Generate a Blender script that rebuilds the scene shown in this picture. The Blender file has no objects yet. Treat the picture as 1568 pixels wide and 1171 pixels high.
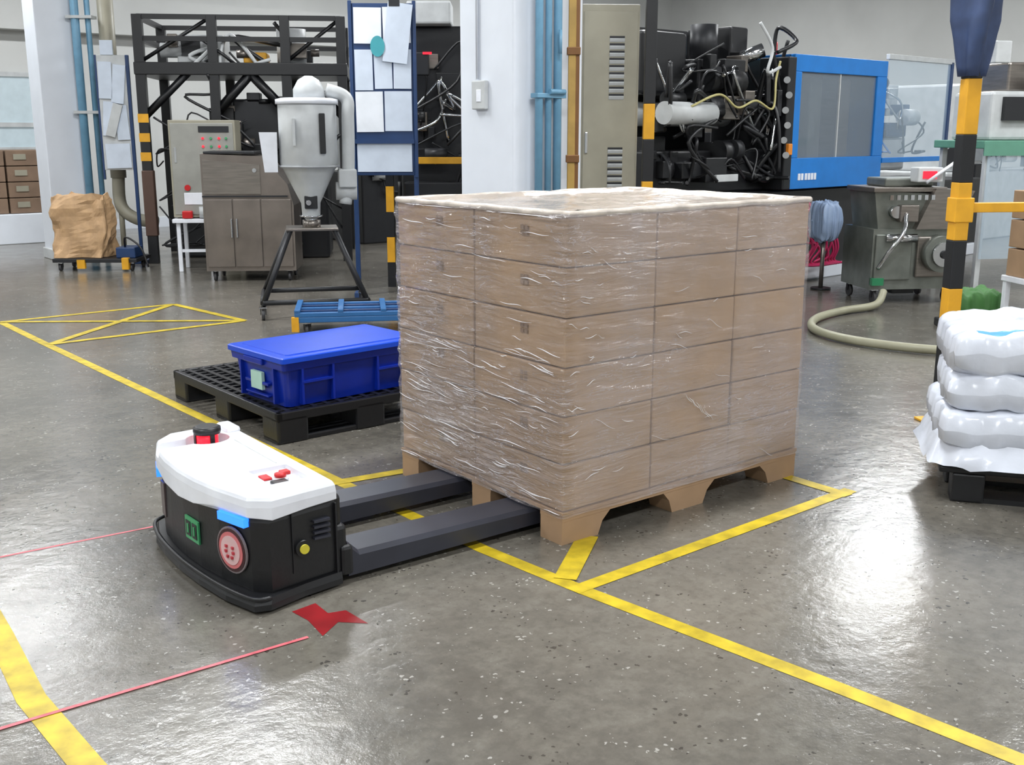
import bpy, bmesh, math, random
from mathutils import Vector, Matrix, noise
R=random.Random(7)
sc=bpy.context.scene
col=sc.collection
try: sc.view_settings.view_transform='Standard'
except Exception: pass

# ---------------------------------------------------------------- materials
def lin(c):
    r=[]
    for v in c[:3]:
        v=v/255.0
        r.append(v/12.92 if v<=.04045 else ((v+.055)/1.055)**2.4)
    return (r[0],r[1],r[2],1)
def M(name,c,rough=.5,metal=0.,var=0.0,scale=8.,bump=0.,emit=0.,alpha=1.,trans=0.,coat=0.,stretch=None,rvar=0.):
    m=bpy.data.materials.new(name);m.use_nodes=True
    nt=m.node_tree;b=nt.nodes['Principled BSDF']
    b.inputs['Roughness'].default_value=rough
    b.inputs['Metallic'].default_value=metal
    b.inputs['Coat Weight'].default_value=coat
    if emit:
        b.inputs['Emission Color'].default_value=lin(c);b.inputs['Emission Strength'].default_value=emit
    tc=nt.nodes.new('ShaderNodeTexCoord');mp=nt.nodes.new('ShaderNodeMapping')
    nt.links.new(tc.outputs['Object'],mp.inputs[0])
    if stretch: mp.inputs['Scale'].default_value=stretch
    n=nt.nodes.new('ShaderNodeTexNoise');n.inputs['Scale'].default_value=scale;n.inputs['Detail'].default_value=5
    nt.links.new(mp.outputs[0],n.inputs['Vector'])
    if not var: var=.06
    mx=nt.nodes.new('ShaderNodeMix');mx.data_type='RGBA'
    l=lin(c)
    mx.inputs[6].default_value=tuple(max(0,v*(1-var)) for v in l[:3])+(1,)
    mx.inputs[7].default_value=tuple(min(1,v*(1+var)) for v in l[:3])+(1,)
    rp=nt.nodes.new('ShaderNodeValToRGB');rp.color_ramp.elements[0].position=.35;rp.color_ramp.elements[1].position=.65
    nt.links.new(n.outputs['Fac'],rp.inputs[0]);nt.links.new(rp.outputs[0],mx.inputs[0])
    nt.links.new(mx.outputs[2],b.inputs['Base Color'])
    if bump:
        bp=nt.nodes.new('ShaderNodeBump');bp.inputs['Strength'].default_value=bump;bp.inputs['Distance'].default_value=.02
        nt.links.new(n.outputs['Fac'],bp.inputs['Height']);nt.links.new(bp.outputs[0],b.inputs['Normal'])
    if rvar:
        mr=nt.nodes.new('ShaderNodeMapRange');mr.inputs[3].default_value=max(0,rough-rvar);mr.inputs[4].default_value=min(1,rough+rvar)
        nt.links.new(n.outputs['Fac'],mr.inputs[0]);nt.links.new(mr.outputs[0],b.inputs['Roughness'])
    return m

black=M('black_paint',(22,23,26),.4)
blackp=M('black_plastic',(20,21,24),.42,bump=.04,scale=60)
dark=M('dark_metal',(40,41,44),.45,.3)
slate=M('fork_slate_paint',(48,50,60),.36,var=.1)
white=M('white_plastic',(226,229,236),.3)
wpaint=M('white_paint',(214,219,227),.55,var=.03,scale=3)
offw=M('offwhite_metal',(186,189,190),.4,var=.08)
cream=M('beige_enamel',(148,144,128),.45,var=.08,scale=4)
greyg=M('grey_green_metal',(118,122,116),.33,.55,var=.18,scale=6)
steel=M('brushed_steel',(132,126,120),.3,.75,var=.12,scale=5,stretch=(1,1,12))
brownsteel=M('brown_grey_steel',(124,116,110),.28,.6,var=.14,scale=4)
chrome=M('chrome',(200,202,205),.15,1)
blue=M('machine_blue',(18,116,196),.35,var=.05)
bluedk=M('frame_blue',(28,56,98),.4,var=.08)
pipeb=M('pipe_blue',(104,150,178),.4,var=.08)
toteb=M('tote_blue',(10,40,148),.28,var=.06)
lidb=M('tote_lid_blue',(20,72,200),.3,var=.04)
yellow=M('safety_yellow',(214,156,30),.5,var=.1)
tape=M('tape_yellow',(188,164,32),.42,var=.25,scale=14)
red=M('red_plastic',(190,24,30),.35)
redg=M('red_lamp',(255,30,50),.4,emit=1.2)
blueg=M('blue_led',(40,110,255),.3,emit=2.2)
greeng=M('green_badge',(60,150,96),.4)
dgreen=M('green_bench_top',(90,140,120),.5)
cyang=M('cyan_lamp',(90,220,255),.3,emit=1.5)
brown=M('brown_card',(122,100,82),.7,var=.12,scale=4)
card=M('cardboard',(166,138,109),.7,var=.08,scale=5,bump=.04)
cardd=M('pallet_board',(164,134,104),.72,var=.08,scale=6,bump=.05)
kraft=M('kraft_paper',(184,150,112),.65,var=.14,scale=9,bump=.4)
paper=M('paper_sheet',(198,208,222),.6,var=.05)
paperw=M('paper_white',(222,226,232),.6,var=.04)
ink=M('printed_ink',(134,112,94),.7)
teal=M('teal_print',(60,150,160),.5)
sackm=M('woven_white_sack',(212,217,228),.2,var=.08,scale=5,bump=.35)
sackb=M('sack_blue_print',(96,160,212),.25)
hosem=M('tan_hose',(148,146,124),.45)
pink=M('pink_hose',(196,44,96),.4)
ycab=M('cream_cable',(176,168,112),.5)
wheel=M('caster_rubber',(60,60,62),.5)
skyb=M('blue_cloth',(46,62,96),.6,var=.25,scale=10)
copper=M('copper_brown',(120,84,50),.45,.4)
ochre=M('ochre_paint',(168,136,70),.5,var=.12)
laser=M('laser_line',(206,100,108),.5,emit=.12,var=.3,scale=20)
redarrow=M('red_projection',(134,24,30),.4,emit=.03,var=.2)
lampm=M('tube_lamp',(255,255,255),.4,emit=14)

def glassmat(name,c,a,rough=.08):
    m=bpy.data.materials.new(name);m.use_nodes=True;nt=m.node_tree;b=nt.nodes['Principled BSDF']
    o=nt.nodes['Material Output'];t=nt.nodes.new('ShaderNodeBsdfTransparent');mx=nt.nodes.new('ShaderNodeMixShader')
    b.inputs['Base Color'].default_value=lin(c);b.inputs['Roughness'].default_value=rough
    n=nt.nodes.new('ShaderNodeTexNoise');n.inputs['Scale'].default_value=2.5
    mr=nt.nodes.new('ShaderNodeMapRange');mr.inputs[3].default_value=a*.6;mr.inputs[4].default_value=min(1,a*1.4)
    nt.links.new(n.outputs['Fac'],mr.inputs[0]);nt.links.new(mr.outputs[0],mx.inputs[0])
    nt.links.new(t.outputs[0],mx.inputs[1]);nt.links.new(b.outputs[0],mx.inputs[2]);nt.links.new(mx.outputs[0],o.inputs[0])
    return m
acryl=glassmat('clear_acrylic',(190,210,225),.28)
dglass=glassmat('door_window_acrylic',(140,152,164),.42)

def filmmat():
    m=bpy.data.materials.new('stretch_film');m.use_nodes=True;nt=m.node_tree;b=nt.nodes['Principled BSDF'];L=nt.links.new
    o=nt.nodes['Material Output'];t=nt.nodes.new('ShaderNodeBsdfTransparent');mx=nt.nodes.new('ShaderNodeMixShader')
    b.inputs['Base Color'].default_value=lin((212,204,206));b.inputs['Roughness'].default_value=.12
    b.inputs['Specular IOR Level'].default_value=1.0
    tc=nt.nodes.new('ShaderNodeTexCoord');mp=nt.nodes.new('ShaderNodeMapping');L(tc.outputs['Object'],mp.inputs[0])
    mp.inputs['Scale'].default_value=(1.5,1.5,12);mp.inputs['Rotation'].default_value=(.10,.05,0)
    n=nt.nodes.new('ShaderNodeTexNoise');n.inputs['Scale'].default_value=3.4;n.inputs['Detail'].default_value=5;n.inputs['Roughness'].default_value=.6;n.inputs['Distortion'].default_value=.7
    L(mp.outputs[0],n.inputs['Vector'])
    n2=nt.nodes.new('ShaderNodeTexNoise');n2.inputs['Scale'].default_value=2.0;n2.inputs['Detail'].default_value=3;L(tc.outputs['Object'],n2.inputs['Vector'])
    sb=nt.nodes.new('ShaderNodeMath');sb.operation='SUBTRACT';L(n.outputs['Fac'],sb.inputs[0]);sb.inputs[1].default_value=.5
    ab=nt.nodes.new('ShaderNodeMath');ab.operation='ABSOLUTE';L(sb.outputs[0],ab.inputs[0])
    rp=nt.nodes.new('ShaderNodeMapRange');rp.inputs[1].default_value=0;rp.inputs[2].default_value=.02;rp.inputs[3].default_value=1;rp.inputs[4].default_value=0
    L(ab.outputs[0],rp.inputs[0])
    geo=nt.nodes.new('ShaderNodeSeparateXYZ');L(tc.outputs['Object'],geo.inputs[0])
    side=nt.nodes.new('ShaderNodeMapRange');side.inputs[1].default_value=.0;side.inputs[2].default_value=.06;side.inputs[3].default_value=1.;side.inputs[4].default_value=.34
    L(geo.outputs['X'],side.inputs[0])
    pm=nt.nodes.new('ShaderNodeMapRange');pm.inputs[1].default_value=.30;pm.inputs[2].default_value=.55;L(n2.outputs['Fac'],pm.inputs[0])
    cr=nt.nodes.new('ShaderNodeMath');cr.operation='MULTIPLY';L(rp.outputs[0],cr.inputs[0]);L(side.outputs[0],cr.inputs[1])
    cr2=nt.nodes.new('ShaderNodeMath');cr2.operation='MULTIPLY';L(cr.outputs[0],cr2.inputs[0]);L(pm.outputs[0],cr2.inputs[1])
    mr=nt.nodes.new('ShaderNodeMapRange');mr.inputs[1].default_value=.35;mr.inputs[2].default_value=.68;mr.inputs[3].default_value=.13;mr.inputs[4].default_value=.45
    L(n2.outputs['Fac'],mr.inputs[0])
    ma=nt.nodes.new('ShaderNodeMath');ma.operation='MULTIPLY_ADD';L(cr2.outputs[0],ma.inputs[0]);ma.inputs[1].default_value=.55;L(mr.outputs[0],ma.inputs[2]);ma.use_clamp=True  # film whitening raised into painted highlight streaks, strongest on the left face
    bp=nt.nodes.new('ShaderNodeBump');L(side.outputs[0],bp.inputs['Strength']);bp.inputs['Distance'].default_value=.05
    L(n.outputs['Fac'],bp.inputs['Height']);L(bp.outputs[0],b.inputs['Normal'])
    b.inputs['Coat Weight'].default_value=1.;b.inputs['Coat Roughness'].default_value=.06;L(bp.outputs[0],b.inputs['Coat Normal'])
    L(ma.outputs[0],mx.inputs[0]);L(t.outputs[0],mx.inputs[1]);L(b.outputs[0],mx.inputs[2]);L(mx.outputs[0],o.inputs[0])
    return m
film=filmmat()

def floormat():
    m=bpy.data.materials.new('polished_terrazzo_floor');m.use_nodes=True;nt=m.node_tree;b=nt.nodes['Principled BSDF'];L=nt.links.new
    tc=nt.nodes.new('ShaderNodeTexCoord')
    def noise_(s,d=4,r=.5):
        n=nt.nodes.new('ShaderNodeTexNoise');n.inputs['Scale'].default_value=s;n.inputs['Detail'].default_value=d;n.inputs['Roughness'].default_value=r;L(tc.outputs['Object'],n.inputs['Vector']);return n
    def ramp(src,a,c):
        r=nt.nodes.new('ShaderNodeValToRGB');r.color_ramp.elements[0].position=a;r.color_ramp.elements[1].position=c;L(src,r.inputs[0]);return r.outputs[0]
    def mix(f,a,c):
        x=nt.nodes.new('ShaderNodeMix');x.data_type='RGBA';L(f,x.inputs[0])
        for s,v in ((6,a),(7,c)):
            if isinstance(v,tuple): x.inputs[s].default_value=v
            else: L(v,x.inputs[s])
        return x.outputs[2]
    def mul(a,c):
        x=nt.nodes.new('ShaderNodeMath');x.operation='MULTIPLY';L(a,x.inputs[0])
        if isinstance(c,float): x.inputs[1].default_value=c
        else: L(c,x.inputs[1])
        return x.outputs[0]
    def dots(scale,size,mask_s,m0,m1):
        w=noise_(scale*1.3,2);va=nt.nodes.new('ShaderNodeVectorMath');va.operation='MULTIPLY_ADD';L(w.outputs['Color'],va.inputs[0]);va.inputs[1].default_value=(.025,.025,.0);L(tc.outputs['Object'],va.inputs[2])
        v=nt.nodes.new('ShaderNodeTexVoronoi');v.inputs['Scale'].default_value=scale;L(va.outputs[0],v.inputs['Vector'])
        sz=mul(ramp(noise_(mask_s,3).outputs['Fac'],m0,m1),size)
        i=nt.nodes.new('ShaderNodeMath');i.operation='LESS_THAN';L(v.outputs['Distance'],i.inputs[0]);L(sz,i.inputs[1]);return i.outputs[0]
    c1=mix(ramp(noise_(.8,5,.6).outputs['Fac'],.35,.65),lin((90,87,81)),lin((118,113,104)))
    c2=mix(mul(ramp(noise_(9,6,.7).outputs['Fac'],.45,.75),.5),c1,lin((134,130,121)))
    c2=mix(mul(ramp(noise_(28,5,.7).outputs['Fac'],.45,.72),.5),c2,lin((76,73,68)))
    c3=mix(mul(dots(46,.30,11,.44,.72),.55),c2,lin((190,188,182)))
    c3=mix(mul(dots(22,.17,5,.5,.68),.5),c3,lin((186,184,178)))
    c4=mix(mul(dots(36,.30,8,.44,.72),.75),c3,lin((50,47,43)))
    L(c4,b.inputs['Base Color'])
    mr=nt.nodes.new('ShaderNodeMapRange');mr.inputs[3].default_value=.07;mr.inputs[4].default_value=.30;L(noise_(3,6,.7).outputs['Fac'],mr.inputs[0]);L(mr.outputs[0],b.inputs['Roughness'])
    b.inputs['Specular IOR Level'].default_value=.85
    bp=nt.nodes.new('ShaderNodeBump');bp.inputs['Strength'].default_value=.26;bp.inputs['Distance'].default_value=.01;L(noise_(12,6,.65).outputs['Fac'],bp.inputs['Height']);L(bp.outputs[0],b.inputs['Normal'])
    return m
floorm=floormat()
wallm=M('painted_wall',(194,195,193),.7,var=.05,scale=1.2)
ceilm=M('ceiling_paint',(150,150,150),.8,var=.04,scale=1.)

# ---------------------------------------------------------------- mesh builder
class MB:
    def __init__(s): s.bm=bmesh.new();s.mats=[]
    def mi(s,m):
        if m not in s.mats: s.mats.append(m)
        return s.mats.index(m)
    def box(s,lo,hi,mat,bev=0.,rot=None,seg=2):
        lo=Vector(lo);hi=Vector(hi);c=(lo+hi)/2;d=hi-lo
        r=bmesh.ops.create_cube(s.bm,size=1);vs=r['verts']
        mt=Matrix.Translation(c)
        if rot: mt=mt@Matrix.Rotation(rot[0],4,rot[1])
        bmesh.ops.transform(s.bm,matrix=mt@Matrix.Diagonal((abs(d.x),abs(d.y),abs(d.z),1)),verts=vs)
        fs={f for v in vs for f in v.link_faces};i=s.mi(mat)
        for f in fs: f.material_index=i
        if bev>0:
            es=list({e for v in vs for e in v.link_edges})
            bmesh.ops.bevel(s.bm,geom=es,offset=min(bev,.45*min(abs(d.x),abs(d.y),abs(d.z))),segments=seg,affect='EDGES',profile=.5,material=i)
    def ring(s,pts,mat,cap0=True,cap1=True,smooth=False,closed=True):
        i=s.mi(mat);rows=[[s.bm.verts.new(p) for p in r] for r in pts];n=len(rows[0])
        for a,b in zip(rows[:-1],rows[1:]):
            for k in range(n if closed else n-1):
                try:
                    f=s.bm.faces.new((a[k],a[(k+1)%n],b[(k+1)%n],b[k]));f.material_index=i;f.smooth=smooth
                except ValueError: pass
        if cap0: f=s.bm.faces.new(rows[0][::-1]);f.material_index=i
        if cap1: f=s.bm.faces.new(rows[-1]);f.material_index=i
        return rows
    def tube(s,pts,r,mat,seg=10,caps=True,r2=None):
        pts=[Vector(p) for p in pts];rows=[];up=Vector((0,0,1))
        pn=None
        for k,p in enumerate(pts):
            t=(pts[min(k+1,len(pts)-1)]-pts[max(k-1,0)]).normalized()
            if pn is None:
                a=up if abs(t.z)<.9 else Vector((1,0,0));pn=t.cross(a).normalized()
            else:
                pn=(pn-t*pn.dot(t)).normalized()
            b=t.cross(pn);rr=r if r2 is None else r+(r2-r)*k/(len(pts)-1)
            rows.append([p+pn*(rr*math.cos(2*math.pi*q/seg))+b*(rr*math.sin(2*math.pi*q/seg)) for q in range(seg)])
        s.ring(rows,mat,caps,caps,True)
    def cyl(s,a,b,r,mat,seg=20,r2=None): s.tube([a,b],r,mat,seg,True,r2)
    def lathe(s,prof,mat,c=(0,0),seg=32,smooth=True):
        s.ring([[(c[0]+r*math.cos(2*math.pi*q/seg),c[1]+r*math.sin(2*math.pi*q/seg),z) for q in range(seg)] for r,z in prof],mat,True,True,smooth)
    def prism(s,poly,axis,a,b,mat):
        def P(u,v,w):
            return {'z':(u,v,w),'y':(u,w,v),'x':(w,u,v)}[axis]
        s.ring([[P(u,v,a) for u,v in poly],[P(u,v,b) for u,v in poly]],mat)
    def quad(s,pts,mat):
        f=s.bm.faces.new([s.bm.verts.new(p) for p in pts]);f.material_index=s.mi(mat)
    def caster(s,x,y,r=.04,mat=None):
        s.cyl((x-.012,y,r),(x+.012,y,r),r,wheel,16)
        s.box((x-.022,y-.01,r),(x-.016,y+.02,r*2.3),dark);s.box((x+.016,y-.01,r),(x+.022,y+.02,r*2.3),dark)
        s.box((x-.03,y-.03,r*2.2),(x+.03,y+.03,r*2.2+.01),chrome)
    def obj(s,name,loc=(0,0,0),yaw=0.,parent=None,norm=True):
        if norm: bmesh.ops.recalc_face_normals(s.bm,faces=s.bm.faces)
        me=bpy.data.meshes.new(name);s.bm.to_mesh(me);s.bm.free()
        for m in s.mats: me.materials.append(m)
        o=bpy.data.objects.new(name,me);col.objects.link(o)
        o.location=(loc[0],loc[1],loc[2] if len(loc)>2 else 0);o.rotation_euler=(0,0,math.radians(yaw))
        if parent: o.parent=parent
        return o
def empty(name,loc,yaw):
    e=bpy.data.objects.new(name,None);col.objects.link(e);e.location=(loc[0],loc[1],0);e.rotation_euler=(0,0,math.radians(yaw));e.empty_display_size=.1;return e
def bez(pts,n=8):
    out=[];P=[Vector(p) for p in pts]
    for i in range(len(P)-1):
        p0=P[max(i-1,0)];p1=P[i];p2=P[i+1];p3=P[min(i+2,len(P)-1)]
        for k in range(n):
            t=k/n
            out.append(.5*((2*p1)+(-p0+p2)*t+(2*p0-5*p1+4*p2-p3)*t*t+(-p0+3*p1-3*p2+p3)*t**3))
    out.append(P[-1]);return out
def cables(b,n,x0,x1,y0,y1,z0,z1,mats,r=(.008,.02),seed=1):
    q=random.Random(seed)
    for _ in range(n):
        x=q.uniform(x0,x1);z=q.uniform(z0,z1);p=[]
        for k in range(4): p.append((x+q.uniform(-.3,.3),q.uniform(y0,y1),z+q.uniform(-.3,.3)-.1*k))
        p=[(min(max(a,x0),x1),c,min(max(d,z0),z1)) for a,c,d in p]
        b.tube(bez(p,6),q.uniform(*r),q.choice(mats),6)
def blocks(b,n,x0,x1,y0,y1,z0,z1,mats,s=(.05,.25),seed=1):
    q=random.Random(seed)
    for _ in range(n):
        w,d,h_=q.uniform(*s),q.uniform(*s),q.uniform(*s)
        x=q.uniform(x0,x1-w);y=q.uniform(y0,y1);z=q.uniform(z0,z1-h_);m=q.choice(mats)
        if q.random()<.6: b.box((x,y,z),(x+w,y+d,z+h_),m,.008)
        else: b.cyl((x,y+.05,z+h_/2),(x+w,y+.05,z+h_/2),h_/2.6,m,16)
YAW=38.2
ca,sa=math.cos(math.radians(YAW)),math.sin(math.radians(YAW))
def uv(a,b): return (a*ca-b*sa,a*sa+b*ca)

# ---------------------------------------------------------------- room shell (aligned with the lane grid)
U0,U1,V0,V1,HC=-5,17,-5,16.3,4.6
def shell(name,lo,hi,mat):
    b=MB();b.box(lo,hi,mat);return b.obj(name,(0,0,0),YAW)
shell('floor',(U0,V0,-.1),(U1,V1,0),floorm)
shell('ceiling',(U0,V0,HC),(U1,V1,HC+.1),ceilm)
shell('wall_back',(U0,V1,-.1),(U1,V1+.15,HC+.1),wallm)
shell('wall_front',(U0,V0-.15,-.1),(U1,V0,HC+.1),wallm)
shell('wall_left',(U0-.15,V0-.15,-.1),(U0,V1+.15,HC+.1),wallm)
shell('wall_right',(U1,V0-.15,-.1),(U1+.15,V1+.15,HC+.1),wallm)
shell('baseboard_back',(U0,V1-.03,0),(U1,V1,.15),wpaint)
b=MB();b.box((U0,V1-.25,2.75),(U1,V1-.0,3.25),wallm)
b.obj('trim_1',(0,0,0),YAW)
b=MB()
skyw=M('window_daylight',(168,182,188),.3,emit=.35)
b.box((1.5,V1-.04,1.2),(4.6,V1-.005,2.15),skyw)
for x in (1.5,2.5,3.5,4.6): b.box((x-.03,V1-.07,1.15),(x+.03,V1-.005,2.2),offw)
for z in (1.17,1.5,2.17): b.box((1.47,V1-.07,z-.03),(4.63,V1-.005,z+.03),offw)
b.obj('window_1',(0,0,0),YAW)

for a in (-2,3,8,13):
    for c in (-2,3,8,13):
        x,y=uv(a,c)
        b=MB();b.box((-1.2,-.16,HC-.10),(1.2,.16,HC-.0),offw,.01);b.box((-1.15,-.12,HC-.115),(1.15,.12,HC-.098),lampm)
        o=b.obj('ceiling_lamp',(x,y,0),YAW)
        ld=bpy.data.lights.new('tube_light','AREA');ld.shape='RECTANGLE';ld.size=2.3;ld.size_y=.3;ld.energy=156;ld.color=(.96,.985,1)
        lo=bpy.data.objects.new('tube_light',ld);col.objects.link(lo);lo.parent=o;lo.location=(0,0,HC-.14)

# ---------------------------------------------------------------- floor markings, laser and arrow light as decals
def strip(b,pts,w,mat,z=.0015):
    P=[Vector((p[0],p[1])) for p in pts];L=[];Rr=[]
    for i,p in enumerate(P):
        t=(P[min(i+1,len(P)-1)]-P[max(i-1,0)]).normalized();n=Vector((-t.y,t.x))*w/2
        L.append((p.x+n.x,p.y+n.y,z));Rr.append((p.x-n.x,p.y-n.y,z))
    for i in range(len(P)-1): b.quad([Rr[i],Rr[i+1],L[i+1],L[i]],mat)
b=MB()
strip(b,[(-3.87,8.07),(-3.13,7.16),(-1.46,5.14),(-.1,3.5),(.21,3.17),(.84,2.55),(1.17,2.21),(1.7,1.66)],.058,tape,.0012)
strip(b,[(.19,3.15),(1.36,4.13)],.058,tape,.0018)
strip(b,[(1.33,4.06),(.62,4.98)],.06,tape,.0022)
strip(b,[(-.83,4.16),(.6,5.0)],.06,tape,.0026)
strip(b,[(.17,3.24),(.27,3.62)],.075,tape,.0030)
X1,X2,X3,X4=(-2.83,8.94),(-2.04,8.13),(-3.13,7.19),(-3.87,8.07)
for i,(p,q) in enumerate(((X4,X1),(X1,X2),(X2,X3),(X1,X3),(X4,X2))): strip(b,[p,q],.06,tape,.002+.0004*i)
strip(b,[(-2.3,4.02),(-1.46,2.84),(-1.22,2.49),(-.97,2.2),(-.6,1.78)],.07,tape,.0012)
b.obj('floor_marking_tape',norm=False)
b=MB();strip(b,[(-1.95,3.27),(-1.7,3.45),(-1.29,3.73)],.012,laser,.001);strip(b,[(-1.45,2.18),(-1.16,2.4),(-.58,2.83)],.013,laser,.003)
b.obj('laser_light_strips',norm=False)  # laser light on the floor, painted as thin tinted strips
b=MB()
b.quad([(-.66,3.0,.001),(-.60,2.94,.001),(-.55,2.99,.001),(-.6,3.06,.001)],redarrow)
b.quad([(-.60,2.94,.001),(-.54,2.84,.001),(-.51,2.93,.001),(-.55,2.99,.001)],redarrow)
b.quad([(-.55,2.99,.001),(-.51,2.93,.001),(-.42,2.92,.001),(-.5,3.01,.001)],redarrow)
b.obj('red_arrow_light_decal',norm=False)  # projected red arrow of light, painted as coloured quads

# ---------------------------------------------------------------- wrapped load on pallet
LX,LY=1.284,1.024
load=empty('wrapped_carton_pallet',(.174,3.53),YAW)
b=MB()
ht=.105
for y0,y1 in ((0,.12),(.41,.53),(.90,LY)):
    b.box((0,y0,.085),(LX,y1,ht),cardd)
    for (p,q,r,s_) in ((0,.17,0,.06),(.55,.72,.05,.065),(1.115,LX,.06,0)):
        b.prism([(p,0),(q,0),(q+s_*.35,.05),(q+s_,.0855),(p-r,.0855),(p-r*.35,.05)],'y',y0+.002,y1-.002,cardd)
b.box((-.003,-.003,ht),(LX+.003,LY+.003,ht+.014),cardd,.002)
b.obj('pallet_base',(0,0,0),0,load)
b=MB()
z0=ht+.016;hb=(1.135-z0)/6
for k in range(6):
    for i in range(3):
        for j in range(2):
            w=LX/3;d=LY/2;jx=R.uniform(-.004,.004);jy=R.uniform(-.004,.004)
            b.box((i*w+.003+max(jx,-.003),j*d+.003+jy*.6,z0+k*hb+.001),(i*w+w-.003,j*d+d-.003+jy*.4,z0+(k+1)*hb-.003),card,.006)
    for j in range(2):
        zc=z0+(k+.55)*hb;yc=(j+.36)*LY/2+.01
        for q in range(4):
            yy=yc+(q%2)*.022;zz=zc+(q//2)*.020
            b.quad([(-.0006,yy,zz),(-.0006,yy+.018,zz),(-.0006,yy+.018,zz+.016),(-.0006,yy,zz+.016)],ink)
b.obj('cartons',(0,0,0),0,load)
def perim(off,rc):
    x0,x1,y0,y1=-off,LX+off,-off,LY+off
    P=[]
    cs=[(x1-rc,y0+rc,-90),(x1-rc,y1-rc,0),(x0+rc,y1-rc,90),(x0+rc,y0+rc,180)]
    for c in range(4):
        cx,cy,a0=cs[c]
        for k in range(5):
            a=math.radians(a0+90*k/4);P.append((cx+rc*math.cos(a),cy+rc*math.sin(a),math.cos(a),math.sin(a)))
        nx_,ny_,_=cs[(c+1)%4];a=math.radians(a0+90)
        ex,ey=cx+rc*math.cos(a),cy+rc*math.sin(a);fx,fy=nx_+rc*math.cos(a),ny_+rc*math.sin(a)
        L=math.hypot(fx-ex,fy-ey);m=int(L/.016)
        for k in range(1,m): P.append((ex+(fx-ex)*k/m,ey+(fy-ey)*k/m,math.cos(a),math.sin(a)))
    return P
P=perim(.009,.02)
b=MB();rows=[];NZ=130;zt=1.142
for r in range(NZ+1):
    z=.10+(zt-.10)*r/NZ
    row=[]
    for (x,y,nx,ny) in P:
        d2=z+.12*x+.18*y
        st=noise.noise(Vector((x*2.0,y*2.0,d2*20)))*.0065+noise.noise(Vector((x*5,y*5,d2*48+9)))*.003
        if nx<-.5: st*=1.5
        else: st*=.7
        g=max(-.005,st)
        row.append((x+nx*g,y+ny*g,z+(.006*noise.noise(Vector((x*5,y*5,3))) if r==0 else 0)))
    rows.append(row)
b.ring(rows,film,False,False,True)
b.obj('stretch_film_sides',(0,0,0),0,load)
# film folds as thin near-white slivers, painting in its specular streaks
crease_glint=M('film_crease_glint',(238,236,240),.14,var=.05,scale=20)
b=MB();q=random.Random(99)
def fold(face,s0,s1,z,slope,r,lift=.014):
    n=9;pts=[];ph=q.uniform(0,6)
    for k in range(n):
        t=k/(n-1);s=s0+(s1-s0)*t;zz=z+slope*(s-s0)+.0035*math.sin(ph+t*5)
        zz=min(max(zz,.115),1.13)
        o=lift+.001*math.sin(ph+t*7)
        pts.append(Vector((-o,s,zz) if face=='L' else (s,-o,zz)))
    rows=[]
    for k,p in enumerate(pts):
        w=r*math.sin(math.pi*(k+.35)/(n-.3))+.0003
        nrm=Vector((-1,0,0)) if face=='L' else Vector((0,-1,0))
        up=Vector((0,0,1))
        rows.append([p-up*w-nrm*w*.5,p-up*w*.3+nrm*w*.5,p+up*w*.6+nrm*w*.4,p+up*w-nrm*w*.5])
    b.ring(rows,crease_glint,True,True,True)
bands=[(.17,.05),(.24,.03),(.40,.05),(.46,.03),(.56,.06),(.62,.03),(.74,.04),(.90,.04),(1.04,.04),(1.12,.01)]
for k in range(120):
    zc,sp=q.choice(bands[:6]+bands) ;z=q.gauss(zc,sp);s0=q.uniform(0.0,.93);ln=min(q.uniform(.03,.20),1.01-s0)
    fold('L',s0,s0+ln,z,q.choice((.08,.10,-.03,.14))*q.uniform(.4,1.1),q.uniform(.0006,.0022))
for k in range(26):
    z=q.uniform(.15,1.1);s0=q.uniform(.02,1.1);ln=q.uniform(.02,.10)
    fold('R',s0,s0+ln,z,q.choice((-.3,.1,-.5,-.1)),q.uniform(.0005,.0013),.015)
for k in range(7): fold('R',.58+.02*k,.58+.02*k+.04,.46-.014*k,-1.1,.0018,.016)
for k in range(18):
    s0=q.uniform(0,.12);fold('R',s0,s0+q.uniform(.02,.07),q.uniform(.2,1.1),q.uniform(-.5,.5),.0013,.015)
b.obj('stretch_film_crease_glints',(0,0,0),0,load)
b=MB()
pr=[]
for (x,y,nx,ny) in P[::2]:
    j=noise.noise(Vector((x*6,y*6,1)))*.004
    pr.append((x-nx*.010,y-ny*.010,1.141+j))
filmw=M('film_roll_edge',(200,190,180),.22,var=.2,scale=14,bump=.4)
rr=[]
for k in range(len(pr)+1):
    p=Vector(pr[k%len(pr)]);qv=Vector(pr[(k+1)%len(pr)]);o_=Vector(pr[k-1])
    t=(qv-o_).normalized();n=Vector((t.y,-t.x,0));rad=.012+.005*noise.noise(p*7)
    rr.append([p+n*rad*math.cos(2*math.pi*a/10)+Vector((0,0,1))*rad*math.sin(2*math.pi*a/10) for a in range(10)])
b.ring(rr,filmw,False,False,True)
b.obj('rolled_film_rim',(0,0,0),0,load)
b=MB();N=50;g=[]
topf=M('top_film',(160,148,136),.2,var=.2,scale=5,bump=.5)
for i in range(N+1):
    row=[]
    for j in range(N+1):
        x=.004+(LX-.008)*i/N;y=.004+(LY-.008)*j/N
        e=min(x,y,LX-x,LY-y)
        z=1.136+.006*noise.noise(Vector((x*9,y*9,0)))+.004*noise.noise(Vector((x*25,y*25,4)))+(.012 if e<.05 else 0)
        row.append(b.bm.verts.new((x,y,z)))
    g.append(row)
for i in range(N):
    for j in range(N):
        f=b.bm.faces.new((g[i][j],g[i+1][j],g[i+1][j+1],g[i][j+1]));f.smooth=True
b.mi(topf)
b.obj('top_film_sheet',(0,0,0),0,load)

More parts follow.
